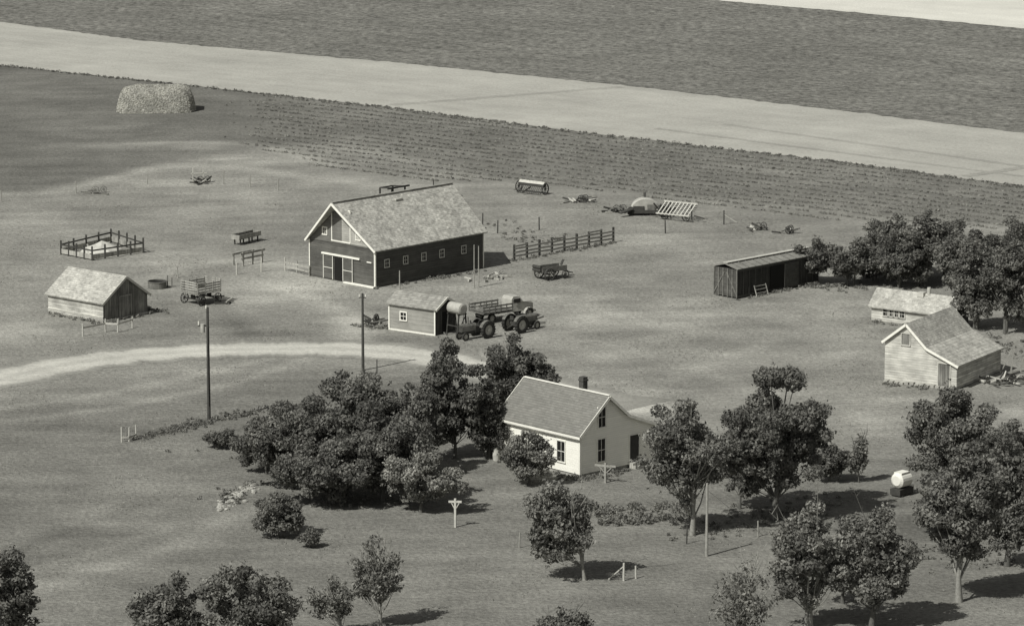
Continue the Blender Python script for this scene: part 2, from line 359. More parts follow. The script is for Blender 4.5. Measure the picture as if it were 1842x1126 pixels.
# ---------------------------------------------------------------- buildings
def frame(N,L,R):
    n=G(N); l=G(L); r=G(R)
    aR=math.atan2(r[1]-n[1],r[0]-n[0]); aL=math.atan2(l[1]-n[1],l[0]-n[0])-math.pi/2
    a=(aR+aL)/2; return n,a,(r[0]-n[0])/math.cos(a),(n[0]-l[0])/math.sin(a)
class Bld:
    def __init__(s,name,N,L,R,gable,prof,wallm,roofm,ov=.3,eo=.3,prow=0,trim='trim',th=.1,gm=None,base=0):
        s.n,s.a,s.W,s.D=frame(N,L,R); s.gable=gable
        s.e=bpy.data.objects.new(name,None); s.e.location=(s.n[0],s.n[1],0); s.e.rotation_euler=(0,0,s.a); link(s.e)
        s.e.empty_display_size=.5
        A=s.W if gable=='y' else s.D; B=s.D if gable=='y' else s.W
        P=[(t*A,h) for t,h in prof]; s.P=P; s.A=A; s.B=B
        mp=(lambda a,b,z:(a,b,z)) if gable=='y' else (lambda a,b,z:(b,a,z)); s.mp=mp
        w=MB()
        for b,mi in ((0,0),(B,0)):
            w.add([mp(a,b,z) for a,z in [(0,base)]+P+[(A,base)]],[tuple(range(len(P)+2))],mi)
        w.add([mp(0,0,base),mp(0,B,base),mp(0,B,P[0][1]),mp(0,0,P[0][1])],[(0,1,2,3)],1)
        w.add([mp(A,0,base),mp(A,B,base),mp(A,B,P[-1][1]),mp(A,0,P[-1][1])],[(0,1,2,3)],1)
        w.obj('walls',[gm or wallm,wallm],s.e)
        if base>0:
            f=MB(); f.box(.08,s.W-.08,.08,s.D-.08,0,base+.02); f.obj('foundation',['stone'],s.e)
        C=[Vector((a,0,z)) for a,z in P]
        d0=(C[0]-C[1]).normalized(); d1=(C[-1]-C[-2]).normalized()
        C[0]=C[0]+d0*eo; C[-1]=C[-1]+d1*eo
        top=max(range(len(C)),key=lambda i:C[i].z)
        def ext(i): return ov+(prow if i==top else 0)
        r=MB(); k=len(C); vs=[]
        for i,c in enumerate(C): vs.append(mp(c.x,-ext(i),c.z+.03))
        for i,c in enumerate(C): vs.append(mp(c.x,B+ov,c.z+.03))
        for i,c in enumerate(C): vs.append(mp(c.x,-ext(i),c.z+.03+th))
        for i,c in enumerate(C): vs.append(mp(c.x,B+ov,c.z+.03+th))
        fs=[]
        for i in range(k-1):
            fs += [(i,i+1,k+i+1,k+i),(2*k+i,3*k+i,3*k+i+1,2*k+i+1),(i,2*k+i,2*k+i+1,i+1),(k+i,k+i+1,3*k+i+1,3*k+i)]
        fs += [(0,k,3*k,2*k),(k-1,3*k-1,4*k-1,2*k-1)]
        r.add(vs,fs); r.obj('roof',[roofm],s.e)
        if trim:
            t=MB()
            for i in range(k-1):
                t.beam(mp(C[i].x,-ext(i)-.03,C[i].z+.03),mp(C[i+1].x,-ext(i+1)-.03,C[i+1].z+.03),.05,.2)
            t.obj('rake_trim',[trim],s.e)
    def opening(s,face,c,z0,z1,w,frame='trim',pane='glass',munt=True,name='window',fw=.09):
        o=MB(); f=(lambda u,d,z:(-d,u,z)) if face=='x' else (lambda u,d,z:(u,-d,z))
        def bx(u0,u1,d0,d1,za,zb,mi):
            p=f(u0,d0,za); q=f(u1,d1,zb)
            o.box(min(p[0],q[0]),max(p[0],q[0]),min(p[1],q[1]),max(p[1],q[1]),za,zb,mi)
        bx(c-w/2,c+w/2,-.02,.012,z0,z1,1)
        if frame:
            bx(c-w/2-fw,c-w/2,-.02,.06,z0,z1,0); bx(c+w/2,c+w/2+fw,-.02,.06,z0,z1,0)
            bx(c-w/2-fw,c+w/2+fw,-.02,.07,z1,z1+fw,0); bx(c-w/2-fw,c+w/2+fw,-.02,.09,z0-fw,z0,0)
            if munt:
                bx(c-w/2,c+w/2,.013,.035,(z0+z1)/2-.02,(z0+z1)/2+.02,0); bx(c-.015,c+.015,.013,.03,z0,z1,0)
        o.obj(name,[frame or 'trim',pane],s.e)
    def part(s,mb,name,mats): return mb.obj(name,mats,s.e)

# barn
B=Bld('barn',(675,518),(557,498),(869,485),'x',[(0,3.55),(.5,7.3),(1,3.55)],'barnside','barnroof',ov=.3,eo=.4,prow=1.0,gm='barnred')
D=B.D; W=B.W
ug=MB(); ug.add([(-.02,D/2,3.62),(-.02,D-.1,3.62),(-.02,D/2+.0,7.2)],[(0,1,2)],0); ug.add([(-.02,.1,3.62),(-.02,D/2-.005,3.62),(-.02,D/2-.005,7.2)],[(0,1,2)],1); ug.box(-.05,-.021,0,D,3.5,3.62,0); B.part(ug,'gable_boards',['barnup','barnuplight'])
B.opening('x',D*.51,3.75,6.6,D*.27,pane='barndoor',munt=False,name='hay_door',fw=.1)
for c in (D*.25,D*.76): B.opening('x',c,4.15,4.75,.5)
B.opening('x',D*.555,.05,2.15,1.1,frame=None,pane='dark',name='doorway')
dd=MB()
for (a,b) in ((D*.33,D*.48),(D*.63,D*.78)):
    dd.box(-.1,-.02,a,b,.1,2.25,0)
    for u in (a,b-.06): dd.box(-.125,-.101,u,u+.06,.1,2.25,1)
    dd.box(-.125,-.101,a+.06,b-.06,1.1,1.15,1)
dd.box(-.17,-.02,D*.22,D*.8,2.32,2.48,1); dd.box(-.06,-.02,D*.05,D*.12,2.2,2.3,1)
B.part(dd,'sliding_doors',['barnred','trim'])
for f_ in (.105,.275,.443,.61,.815): B.opening('y',W*f_,1.75,2.4,.5,fw=.07,frame='sidetrim')
tr=MB(); tr.box(-.07,-.021,-.05,.08,0,3.45); tr.box(-.02,.06,-.08,-.005,0,3.5); tr.box(-.07,-.021,D-.08,D+.03,0,3.45); tr.box(W-.04,W+.03,-.08,-.005,0,3.5)
tr.box(-.35,-.03,-.1,D*.45,-.05,.12)
B.part(tr,'corner_trim',['trim'])
lf=MB()
for x_ in (W*.5,W*.62): lf.beam((x_,D/2+.6,6.3),(x_,D/2+.6,7.75),.12,.12)
lf.beam((W*.46,D/2+.6,7.75),(W*.66,D/2+.6,7.75),.15,.15); lf.beam((W*.5,D/2+.6,7.75),(W*.5,D/2+2.2,7.6),.12,.12); lf.beam((W*.62,D/2+.6,7.75),(W*.62,D/2+2.2,7.6),.12,.12); lf.beam((W*.5,D/2+2.2,7.6),(W*.62,D/2+2.2,7.6),.12,.12)
for x_ in (W*.5,W*.62): lf.beam((x_,D/2+2.2,4.8),(x_,D/2+2.2,7.6),.12,.12)
B.part(lf,'hay_lift_frame',['darkpaint'])
rp=MB(); rp.box(W*.44,W*.5,D/2-.8,D/2-.35,6.85,6.99)
B.part(rp,'roof_hatch',['palewood'])
rc=MB(); rc.beam((-1.25,D/2,7.48),(W+.3,D/2,7.48),.3,.05); B.part(rc,'ridge_cap',['midroof'])

# house
H=Bld('farmhouse',(1043,860),(900,827),(1178,832),'y',[(0,3.3),(.355,5.65),(.62,3.95),(1,2.85)],'house','houseroof',ov=.3,eo=.35,base=.25,gm='house')
W=H.W; D=H.D
H.opening('y',W*.285,3.5,4.95,.7); H.opening('y',W*.28,.95,2.6,.75); H.opening('y',W*.72,.3,2.4,.95,pane='darkpaint',munt=False,name='door')
H.opening('x',D*.23,.95,2.45,.8); H.opening('x',D*.88,.3,2.4,.8,pane='lightmetal',munt=False,name='side_door'); H.opening('x',D*.55,.95,2.45,.8)
t=MB(); t.box(-.03,.12,-.04,-.004,.25,3.2); t.box(-.04,-.004,-.04,.12,.25,3.2); t.box(-.04,-.004,D-.12,D,.25,3.2)
t.beam((W*.355,-.3,5.82),(W*.355,D+.3,5.82),.22,.06)
t.beam((-.33,-.32,3.05),(-.33,D+.3,3.05),.05,.16)
t.beam((-.3,D+.33,3.1),(W*.355,D+.33,5.73),.05,.2)
H.part(t,'corner_trim',['trim'])
c=MB(); c.box(W*.36,W*.36+.45,D*.3,D*.3+.45,4.9,6.7); c.box(W*.36-.05,W*.36+.5,D*.3-.05,D*.3+.5,6.4,6.52); H.part(c,'chimney',['brick'])
st=MB(); st.box(W*.72-.6,W*.72+.6,-.9,-.1,0,.22); st.box(W*.72-.6,W*.72+.6,-.5,-.1,.22,.4); H.part(st,'porch_steps',['wood'])

# grain shed left
B=Bld('grain_shed',(186,580),(88,561),(266,562),'y',[(0,1.75),(.5,3.6),(1,1.75)],'shed','shedroof',ov=.2,eo=.3,trim='palewood',gm='shedg')
W=B.W; D=B.D
B.opening('y',W*.5,.15,1.95,1.3,frame='wood',pane='shedg',munt=False,name='door')
t=MB(); t.box(-.05,-.004,0,D,.35,.47); t.box(-.15,W+.1,-.1,-.004,0,.15)
B.part(t,'sill_boards',['palewood'])
B=Bld('tool_shed',(783,604),(700,590),(819,592),'y',[(0,2.3),(.5,3.05),(1,2.3)],'midshed','midroof',ov=.25,eo=.25,gm='shadeside')
B.opening('x',B.D*.68,1.0,1.65,.6); B.opening('y',B.W*.5,.05,1.9,.9,frame=None,pane='dark',name='doorway')
t=MB(); t.box(-.05,-.004,-.03,.1,0,2.2); t.box(-.05,-.004,B.D-.1,B.D+.02,0,2.2); t.box(-.05,-.004,.1,B.D-.1,0,.12); B.part(t,'corner_trim',['trim'])
B=Bld('chicken_coop',(1712,594),(1568,577),(1742,585),'y',[(0,1.35),(.45,2.55),(1,1.75)],'coopw','shedroof',ov=.25,eo=.35,gm='shadeside')
for k in range(4): B.opening('x',B.D*(.62+.065*k),.55,1.15,.55,frame='palewood')
t=MB(); t.cyl((B.W*.45,B.D*.38,2.4),(B.W*.45,B.D*.38,3.2),.16); t.box(B.W*.3,B.W*.5,B.D*.42,B.D*.5,2.35,2.75); B.part(t,'roof_vents',['palewood'])
B=Bld('shop_with_lean_to',(1720,701),(1592,688),(1802,673),'x',[(0,1.95),(.41,3.05),(.7,4.85),(1,3.35)],'shadeside','shedroof',ov=.2,eo=.25,gm='coopw')
W=B.W; D=B.D
B.opening('x',D*.17,.1,2.0,1.0,frame='palewood',pane='shedg',munt=False,name='door'); B.opening('x',D*.71,3.2,4.1,.7,frame='palewood',pane='shedg',munt=False,name='loft_door')
sd=MB(); sd.box(.02,W-.02,-.03,-.004,.05,1.9); B.part(sd,'lean_to_siding',['shed'])
fo=MB()
for k in range(14): y=k/14*D; fo.box(-.35+random.uniform(-.06,.03),-.02,y,y+.35,0,.12+random.random()*.12)
B.part(fo,'foundation_stones',['stone'])

# boxcar
n,a,W,D=frame((1326,538),(1285,530),(1470,507)); e=bpy.data.objects.new('boxcar',None); e.location=(n[0],n[1],0); e.rotation_euler=(0,0,a); link(e)
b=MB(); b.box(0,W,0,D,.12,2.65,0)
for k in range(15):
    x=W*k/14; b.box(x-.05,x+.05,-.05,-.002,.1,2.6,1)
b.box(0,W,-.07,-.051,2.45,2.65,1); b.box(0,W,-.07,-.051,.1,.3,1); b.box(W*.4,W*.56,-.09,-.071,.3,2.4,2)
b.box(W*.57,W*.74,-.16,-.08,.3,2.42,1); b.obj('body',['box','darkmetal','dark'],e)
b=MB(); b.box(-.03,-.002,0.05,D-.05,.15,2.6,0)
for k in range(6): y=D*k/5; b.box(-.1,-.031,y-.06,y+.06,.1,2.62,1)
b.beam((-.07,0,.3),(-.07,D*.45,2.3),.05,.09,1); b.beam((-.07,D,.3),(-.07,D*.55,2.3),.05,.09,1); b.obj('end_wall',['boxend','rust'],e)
b=MB(); b.add([(-.15,-.15,2.66),(W+.15,-.15,2.66),(W+.15,D/2,3.0),(-.15,D/2,3.0),(-.15,D+.15,2.66),(W+.15,D+.15,2.66),(-.15,-.15,2.72),(W+.15,-.15,2.72),(W+.15,D/2,3.06),(-.15,D/2,3.06),(-.15,D+.15,2.72),(W+.15,D+.15,2.72)],
 [(0,1,2,3),(3,2,5,4),(6,9,8,7),(9,10,11,8),(0,6,7,1),(4,5,11,10),(0,3,9,6),(3,4,10,9),(1,7,8,2),(2,8,11,5)],0)
b.box(-.1,W+.1,D/2-.25,D/2+.25,3.12,3.17,1)
for k in range(12): x=W*(k+.5)/12; b.beam((x,-.15,2.75),(x,D/2,3.1),.06,.05,2)
b.obj('roof',['boxroof','palewood','rust'],e)
b=MB(); b.beam((W*.18,-.6,.05),(W*.18,-.25,1.0),.06,.06); b.beam((W*.32,-.6,.05),(W*.32,-.25,1.0),.06,.06)
for z in (.3,.6,.9): b.beam((W*.18,-.6+z*.35,z),(W*.32,-.6+z*.35,z),.05,.05)
b.obj('wooden_rack',['wood'],None,(n[0],n[1],0),a)

# ---------------------------------------------------------------- placed objects
def put(mb,name,mats,p,q=None,rot=0,smooth=False):
    g=G(p)
    if q is not None: h=G(q); rot=math.atan2(h[1]-g[1],h[0]-g[0])
    return mb.obj(name,mats,None,(g[0],g[1],0),rot,smooth)

# haystack
g=GS(280,199); a_,b_,c_=4.45,2.5,2.75
nu,nv=120,28; vs=[]
def spow(x,p): return math.copysign(abs(x)**p,x)
for j in range(nv+1):
    ph=math.pi/2*j/nv
    for i in range(nu):
        th=2*math.pi*i/nu; cz=spow(math.cos(ph),.24); sz=spow(math.sin(ph),.36)
        k=1+.015*math.sin(5*th+1)+.012*math.sin(9*th+2+j*.3)
        vs.append((a_*k*spow(math.cos(th),.42)*cz*(1-.12*sz)+.1*sz,b_*k*spow(math.sin(th),.42)*cz*(1-.10*sz),c_*sz*(1+.02*math.sin(4*th))))
fs=[(j*nu+i,j*nu+(i+1)%nu,(j+1)*nu+(i+1)%nu,(j+1)*nu+i) for j in range(nv) for i in range(nu)]
va=np.array(vs); fa=np.array(fs)
A3=va[fa]; ar=np.linalg.norm(np.cross(A3[:,1]-A3[:,0],A3[:,3]-A3[:,0]),axis=1)+1e-5
ns=26000; ci=rng.choice(len(fa),ns,p=ar/ar.sum()); uv=rng.random((ns,2,1)); q4=va[fa[ci]]
C=q4[:,0]+(q4[:,1]-q4[:,0])*uv[:,0]+(q4[:,3]-q4[:,0])*uv[:,1]; C=C*(1+.035*rng.random((ns,1))); C[:,2]=np.abs(C[:,2])+.02
fn=norm(np.cross(A3[:,1]-A3[:,0],A3[:,3]-A3[:,0])+1e-9)[ci]
Nn=norm(fn+rng.normal(size=C.shape)*.5); V2,Q2=leafquads(C,Nn,.06+.1*rng.random(ns),.3)
lvn=.7+.6*rng.random(len(Q2))*(.8+.4*np.sin(C[:,0]*2.1)*np.sin(C[:,2]*3+C[:,0]))
o=quadmesh('haystack',np.concatenate([va,V2]),np.concatenate([fa,Q2+len(va)]),mi=[0]*len(fa)+[1]*len(Q2),lv=np.concatenate([np.ones(len(fa)),lvn]),mats=['strawbase','straw'],loc=(g[0],g[1],0))
o.rotation_euler=(0,0,.1)

# feed pen
pc=[(110,458),(166,469),(258,455),(200,436)]; W_=[G(p) for p in pc]
m=MB(); ox,oy=W_[0]
for k in range(4):
    p=W_[k]; q=W_[(k+1)%4]; n_=4
    for j in range(n_):
        x=p[0]+(q[0]-p[0])*j/n_; y=p[1]+(q[1]-p[1])*j/n_
        m.beam((x-ox,y-oy,0),(x-ox,y-oy,1.25+.2*random.random()),.16,.16,1)
    for z,hh in ((.35,.45),(.95,.14)):
        m.beam((p[0]-ox,p[1]-oy,z),(q[0]-ox,q[1]-oy,z),.05,hh,0 if z<.5 else 1)
cx=sum(p[0] for p in W_)/4-ox; cy=sum(p[1] for p in W_)/4-oy
vs=[(cx,cy,1.15)]
for r_ in range(1,5):
    for i in range(12):
        t=2*math.pi*i/12; rr=r_/4; vs.append((cx+2.4*rr*math.cos(t)*random.uniform(.85,1.1),cy+2.6*rr*math.sin(t)*random.uniform(.85,1.1),max(0,1.1*(1-rr)**.8+random.uniform(-.08,.08)) if r_<4 else 0))
fs=[(0,1+i,1+(i+1)%12) for i in range(12)]+[(1+(r_-1)*12+i,1+r_*12+i,1+r_*12+(i+1)%12,1+(r_-1)*12+(i+1)%12) for r_ in range(1,4) for i in range(12)]
m.add(vs,fs,2)
for k in range(30): x=cx+random.uniform(-2,2); y=cy+random.uniform(-1.5,1.5); m.beam((x,y,.05),(x+random.uniform(-.6,.6),y+random.uniform(-.6,.6),random.uniform(.2,.7)),.12,.1,random.choice((0,2)))
m.obj('feeding_pen',['wood','darkpaint','palewood'],None,(ox,oy,0))
# feed trough
m=MB(); m.box(-1.6,1.6,-.45,.45,.55,.62,1); m.beam((-1.6,-.5,.8),(1.6,-.5,.8),.05,.4,0); m.beam((-1.6,.5,.8),(1.6,.5,.8),.05,.4,0); m.box(-1.65,-1.6,-.5,.5,.55,1,0); m.box(1.6,1.65,-.5,.5,.55,1,0)
for x in (-1.3,0,1.3):
    for y in (-.35,.35): m.beam((x,y,0),(x,y,.6),.1,.1,1)
put(m,'feed_trough',['wood','darkpaint'],(443,437),(470,431))
m=MB()
for x in (0,1.3,2.6): m.beam((x,0,0),(x,0,1.3),.13,.13,0); m.beam((x,1.2,0),(x,1.2,1.1),.13,.13,0)
m.beam((-.3,0,1.15),(3.0,0,1.2),.08,.2,0); m.beam((-.2,0,.7),(2.8,0,.7),.06,.16,0); m.beam((-.2,1.2,1),(2.8,1.2,1),.07,.16,0)
put(m,'cattle_rack',['wood'],(437,479),(482,470))
m=MB(); m.cyl((0,0,0),(0,0,.65),.85,n=24,mi=0,caps=False); m.cyl((0,0,.5),(0,0,.52),.83,n=24,mi=1); m.ring((0,0,.62),(0,0,1),.9,.82,.06,mi=0)
m.beam((.9,.4,0),(.9,.4,1.1),.1,.1,0); m.beam((1.3,.3,0),(1.3,.3,.9),.1,.1,0)
put(m,'stock_water_tank',['rust','dark'],(283,518))

def wagon(name,p,q,L=3.6,wd=1.8,bed=1.1,side=.7,mats=('palewood','darkmetal')):
    m=MB(); m.box(-L/2,L/2,-wd/2,wd/2,bed-.08,bed,0)
    for x in (-L*.33,L*.33):
        m.beam((x,-wd/2,.5),(x,wd/2,.5),.12,.12,1); m.beam((x,0,.5),(x,0,bed),.5,.12,1)
        for y in (-wd/2-.08,wd/2+.08): m.wheel((x,y,.48),.48,.12,1,1,spoke=True)
    m.beam((-L*.33,0,.6),(L*.33,0,.6),.1,.12,1); m.beam((L*.33,0,.5),(L*.33+1.8,0,.25),.09,.09,1)
    for y in (-wd/2,wd/2):
        for z in np.arange(bed+.12,bed+side,.22): m.beam((-L/2,y,z),(L/2,y,z),.04,.12,0)
        for x in np.linspace(-L/2+.1,L/2-.1,4): m.beam((x,y*1.03,bed-.1),(x,y*1.03,bed+side+.1),.07,.07,0)
    for x in (-L/2,L/2):
        for z in np.arange(bed+.12,bed+side+.3,.22): m.beam((x,-wd/2,z),(x,wd/2,z),.04,.12,0)
    return put(m,name,mats,p,q)
wagon('hay_wagon',(362,545),(400,538),2.9,2.1,1.1,.9,('wood','darkmetal'))
m=MB()
m.box(-1.5,1.3,-.6,.6,.75,.83,1)
for y in (-.62,.62): m.beam((-1.5,y,1.0),(1.3,y,1.0),.05,.45,1)
for y in (-.8,.8): m.wheel((-.8,y,.58),.58,.2,0,0,spoke=True); m.wheel((1.0,y,.42),.42,.12,0,0,spoke=True)
for z in (.95,1.25): m.cyl((-1.6,-.6,z),(-1.6,.6,z),.16,n=8,mi=0)
m.beam((1.3,0,.6),(2.4,0,.3),.1,.1,0); m.beam((-.8,-.8,.58),(-.8,.8,.58),.1,.1,0); m.beam((1.2,.2,1.1),(1.5,.2,1.6),.3,.06,0)
put(m,'manure_spreader',['darkmetal','rust'],(992,501),(1030,496))

def tractor(name,p,q,mats=('darkmetal','rubber','rust','lightmetal')):
    m=MB()
    for y in (-.8,.8): m.wheel((-.75,y,.72),.72,.32,1,3)
    for y in (-.42,.42): m.wheel((1.45,y,.36),.36,.15,1,3)
    m.cyl((-.75,-.8,.72),(-.75,.8,.72),.12,n=8,mi=0); m.beam((1.45,-.42,.36),(1.45,.42,.36),.08,.1,0); m.cyl((1.45,0,.36),(1.45,0,.85),.07,n=8)
    m.box(-1.0,.2,-.28,.28,.55,1.05,0)
    prof=[(-.27,.75),(-.27,1.2),(-.18,1.35),(.18,1.35),(.27,1.2),(.27,.75)]
    vs=[(.1,y,z) for y,z in prof]+[(1.65,y*.9,z) for y,z in prof]; k=6
    m.add(vs,[tuple(range(k)),tuple(range(k,2*k))[::-1]]+[(i,i+1,k+i+1,k+i) for i in range(k-1)]+[(k-1,0,k,2*k-1)],2)
    m.box(1.651,1.7,-.22,.22,.72,1.28,0); m.box(.15,1.5,-.2,.2,.5,.75,0)
    m.cyl((.9,.1,1.3),(.9,.1,1.95),.04,n=8,mi=0); m.cyl((.5,-.05,1.3),(.5,-.05,1.6),.07,n=8,mi=0)
    for y in (-.72,.72):
        for i in range(7):
            t0=.35+i*.33; t1=t0+.33; r=.8
            m.beam((-.75+r*math.cos(t0),y,.72+r*math.sin(t0)),(-.75+r*math.cos(t1),y,.72+r*math.sin(t1)),.34,.04,2)
    m.cyl((-.2,0,1.0),(-.5,0,1.5),.03,n=6); m.ring((-.52,0,1.52),(-.6,0,1),.2,.16,.04,n=14,mi=0)
    m.box(-1.1,-.7,-.22,.22,1.12,1.18,0); m.box(-1.16,-1.1,-.22,.22,1.12,1.45,0); m.beam((-1.0,0,.6),(-1.7,0,.45),.1,.08,0); m.beam((-.9,0,1.0),(-.9,0,1.15),.08,.08,0)
    return put(m,name,mats,p,q)
tractor('farm_tractor',(855,608),(815,615))
tractor('farm_tractor',(938,595),(975,588))
m=MB(); m.cyl((-.75,0,2.35),(.75,0,2.35),.5,n=22,mi=0)
for sx in (-1,1): m.cyl((sx*.75,0,2.35),(sx*.83,0,2.35),.5,.35,n=22,mi=0)
for x in (-.65,.65):
    for y in (-.45,.45): m.beam((x,y*1.3,0),(x,y*.8,1.95),.1,.1,1)
    m.beam((x,-.5,1.9),(x,.5,1.9),.1,.12,1); m.beam((x,-.5,.3),(x,.42,1.8),.06,.06,1)
m.beam((-.7,-.5,.9),(.7,-.5,.9),.06,.08,1); m.cyl((.8,0,2.0),(.8,0,.6),.03,n=6,mi=1)
put(m,'fuel_tank',['lightmetal','darkmetal'],(822,603),(855,610))
m=MB(); m.box(-3.0,.3,-1.05,1.05,.9,1.0,0)
for y in (-1.05,1.05):
    for x in np.linspace(-2.9,.2,6): m.beam((x,y,.95),(x,y,1.6),.07,.07,0)
    for z in (1.2,1.5): m.beam((-3,y,z),(.3,y,z),.03,.14,0)
for z in (1.2,1.5): m.beam((-3,-1.05,z),(-3,1.05,z),.03,.14,0)
prof=[(.4,.7),(.4,1.75),(.6,2.0),(1.3,2.0),(1.65,1.5),(2.6,1.4),(2.85,1.2),(2.85,.65)]; k=len(prof)
vs=[(x,-.8*(.85 if z>1.6 else (.72 if x>1.7 else 1)),z) for x,z in prof]+[(x,.8*(.85 if z>1.6 else (.72 if x>1.7 else 1)),z) for x,z in prof]
m.add(vs,[tuple(range(k)),tuple(range(k,2*k))[::-1]]+[(i,(i+1)%k,k+(i+1)%k,k+i) for i in range(k)],3)
m.box(.6,1.3,-.79,-.745,1.45,1.82,4); m.box(.6,1.3,.745,.79,1.45,1.82,4); m.add([(1.36,-.62,1.93),(1.36,.62,1.93),(1.64,.68,1.57),(1.64,-.68,1.57)],[(0,1,2,3)],4)
for x,y in ((2.2,-.82),(2.2,.82),(-1.9,-.85),(-1.9,.85)): m.wheel((x,y,.42),.42,.24,2,3)
for y in (-.85,.85):
    for i in range(6):
        t0=.1+i*.5; t1=t0+.5; m.beam((2.2+.52*math.cos(t0),y,.42+.52*math.sin(t0)),(2.2+.52*math.cos(t1),y,.42+.52*math.sin(t1)),.3,.04,3)
m.beam((-2.8,0,.7),(2.5,0,.7),.7,.15,1); m.box(2.87,2.95,-.85,.85,.5,.65,1)
put(m,'flatbed_truck',['rust','darkmetal','rubber','lightmetal','glass'],(905,574),(945,568))
def scrap(name,p,n,spread,mats=('rust','darkmetal','palewood'),h=.6,wheels=2):
    m=MB()
    for k in range(n):
        x,y=random.uniform(-spread,spread),random.uniform(-spread*.6,spread*.6); a=random.uniform(0,6.28); L=random.uniform(.4,1.2); z=random.uniform(.05,h)
        m.beam((x,y,z*.5),(x+L*math.cos(a),y+L*math.sin(a),z),.1,random.uniform(.06,.2),random.choice((0,1,1,1,2)))
    if wheels: m.wheel((0,-.3,.4),.4,.1,1,1,spoke=True); m.wheel((.8,.4,.35),.35,.1,1,0,spoke=True)
    return put(m,name,mats,p,rot=random.uniform(0,1))
scrap('scrap_pile',(672,582),16,1.5); scrap('lumber_pile',(880,502),20,1.8,('palewood','wood','palewood'),.3,0)
scrap('old_plow',(1362,414),14,1.0); scrap('disc_harrow',(1415,420),10,.6); scrap('field_cultivator',(1043,364),16,1.2); scrap('hay_rake',(360,330),14,1.1)
scrap('farm_implement',(1812,690),36,2.0,h=1.0); scrap('farm_implement',(172,348),8,.8,('rust','rust','wood'),.4); scrap('farm_implement',(410,545),6,.6,wheels=0)
scrap('farm_implement',(1108,382),14,.9); scrap('farm_implement',(950,583),12,1.1); scrap('farm_implement',(1192,390),14,.8,('darkmetal','darkmetal','rust'),1.4)
m=MB(); m.beam((0,0,0),(.3,0,3.0),.12,.12); m.beam((.8,.2,0),(1.2,.2,2.4),.1,.1); m.beam((0,0,1.2),(1.2,.2,1.6),.1,.1); m.beam((.2,0,2.4),(-.8,0,.1),.08,.08); put(m,'hoist_frame',['greypole'],(1818,672))
m=MB(); m.box(-1.6,1.6,-.05,.35,.75,1.05,1); m.add([(-1.6,-.1,1.05),(1.6,-.1,1.05),(1.6,.4,1.05),(-1.6,.4,1.05),(-1.6,.15,1.3),(1.6,.15,1.3)],[(0,1,5,4),(2,3,4,5),(0,4,3),(1,2,5)],0)
for x in (-1.7,1.7): m.wheel((x,.1,.6),.6,.12,1,1,spoke=True,axis=(1,0,0))
for k in range(14): x=-1.5+k*.23; m.beam((x,.1,.75),(x,-.5,.1),.04,.04,1)
m.beam((0,-.1,.7),(0,-1.6,.3),.1,.1,1); m.box(-1.7,1.7,-.8,-.55,.3,.35,1); put(m,'grain_drill',['palewood','darkmetal'],(956,348),(980,351))
# threshing machine: arched sheet-metal hood over a dark chassis
m=MB(); n_=16; vs=[]
for x,sc in ((-1.5,.6),(-1.1,.88),(.45,1.0),(.7,.9)):
    for i in range(n_+1): t=math.pi*i/n_; vs.append((x,1.5*sc*math.cos(t),.55+sc*1.2*math.sin(t)))
fs=[(j*(n_+1)+i,j*(n_+1)+i+1,(j+1)*(n_+1)+i+1,(j+1)*(n_+1)+i) for j in range(3) for i in range(n_)]
m.add(vs,fs,0); m.add([vs[i] for i in range(n_+1)],[tuple(range(n_+1))],0)
m.add([(.69,1.34*math.cos(math.pi*i/n_),.55+1.07*math.sin(math.pi*i/n_)) for i in range(n_+1)],[tuple(range(n_+1))],0)
m.box(.70,.76,-1.2,-.1,.5,.95,1); m.box(.70,.74,.2,1.0,.55,1.1,2); m.box(-1.2,.9,-1.3,1.3,.25,.56,1); m.beam((-.4,0,1.7),(-.5,0,2.1),.25,.12,1)
for y in (-1.4,1.3): m.wheel((.6,y,.45),.45,.2,1,1,axis=(1,0,0))
m.beam((.8,-1.3,.7),(1.6,-2.6,.4),.5,.1,1); m.beam((.2,1.4,.8),(.4,2.6,.6),.5,.3,1)
put(m,'threshing_machine',['lightmetal','darkmetal','rust'],(1160,386),(1166,404))
m=MB()
for k in range(9): m.beam((-1.7+k*.42,-1.0,.6),(-1.7+k*.42,.9,1.7),.12,.05,0)
m.beam((-1.9,-.9,.68),(1.9,-.9,.68),.1,.12,0); m.beam((-1.9,.8,1.66),(1.9,.8,1.66),.1,.12,0)
for x in (-1.2,1.2): m.beam((x,.8,0),(x,.8,1.6),.1,.1,1); m.wheel((x,-.4,.45),.45,.12,1,1,spoke=True)
for k in range(4): m.beam((-2.0,.2+.2*k,1.0+.15*k),(1.9,.2+.2*k,1.0+.15*k),.05,.05,1)
m.beam((1.9,0,.6),(3.0,.1,.4),.1,.1,1); put(m,'grain_binder',['palewood','darkmetal'],(1218,396),(1248,399))
m=MB()
for x in (0,1.1): m.beam((x,0,0),(x,0,1.7),.1,.1)
m.beam((-.2,0,1.1),(1.5,0,1.1),.1,.1); put(m,'loading_frame',['palewood'],(347,331),(370,330))

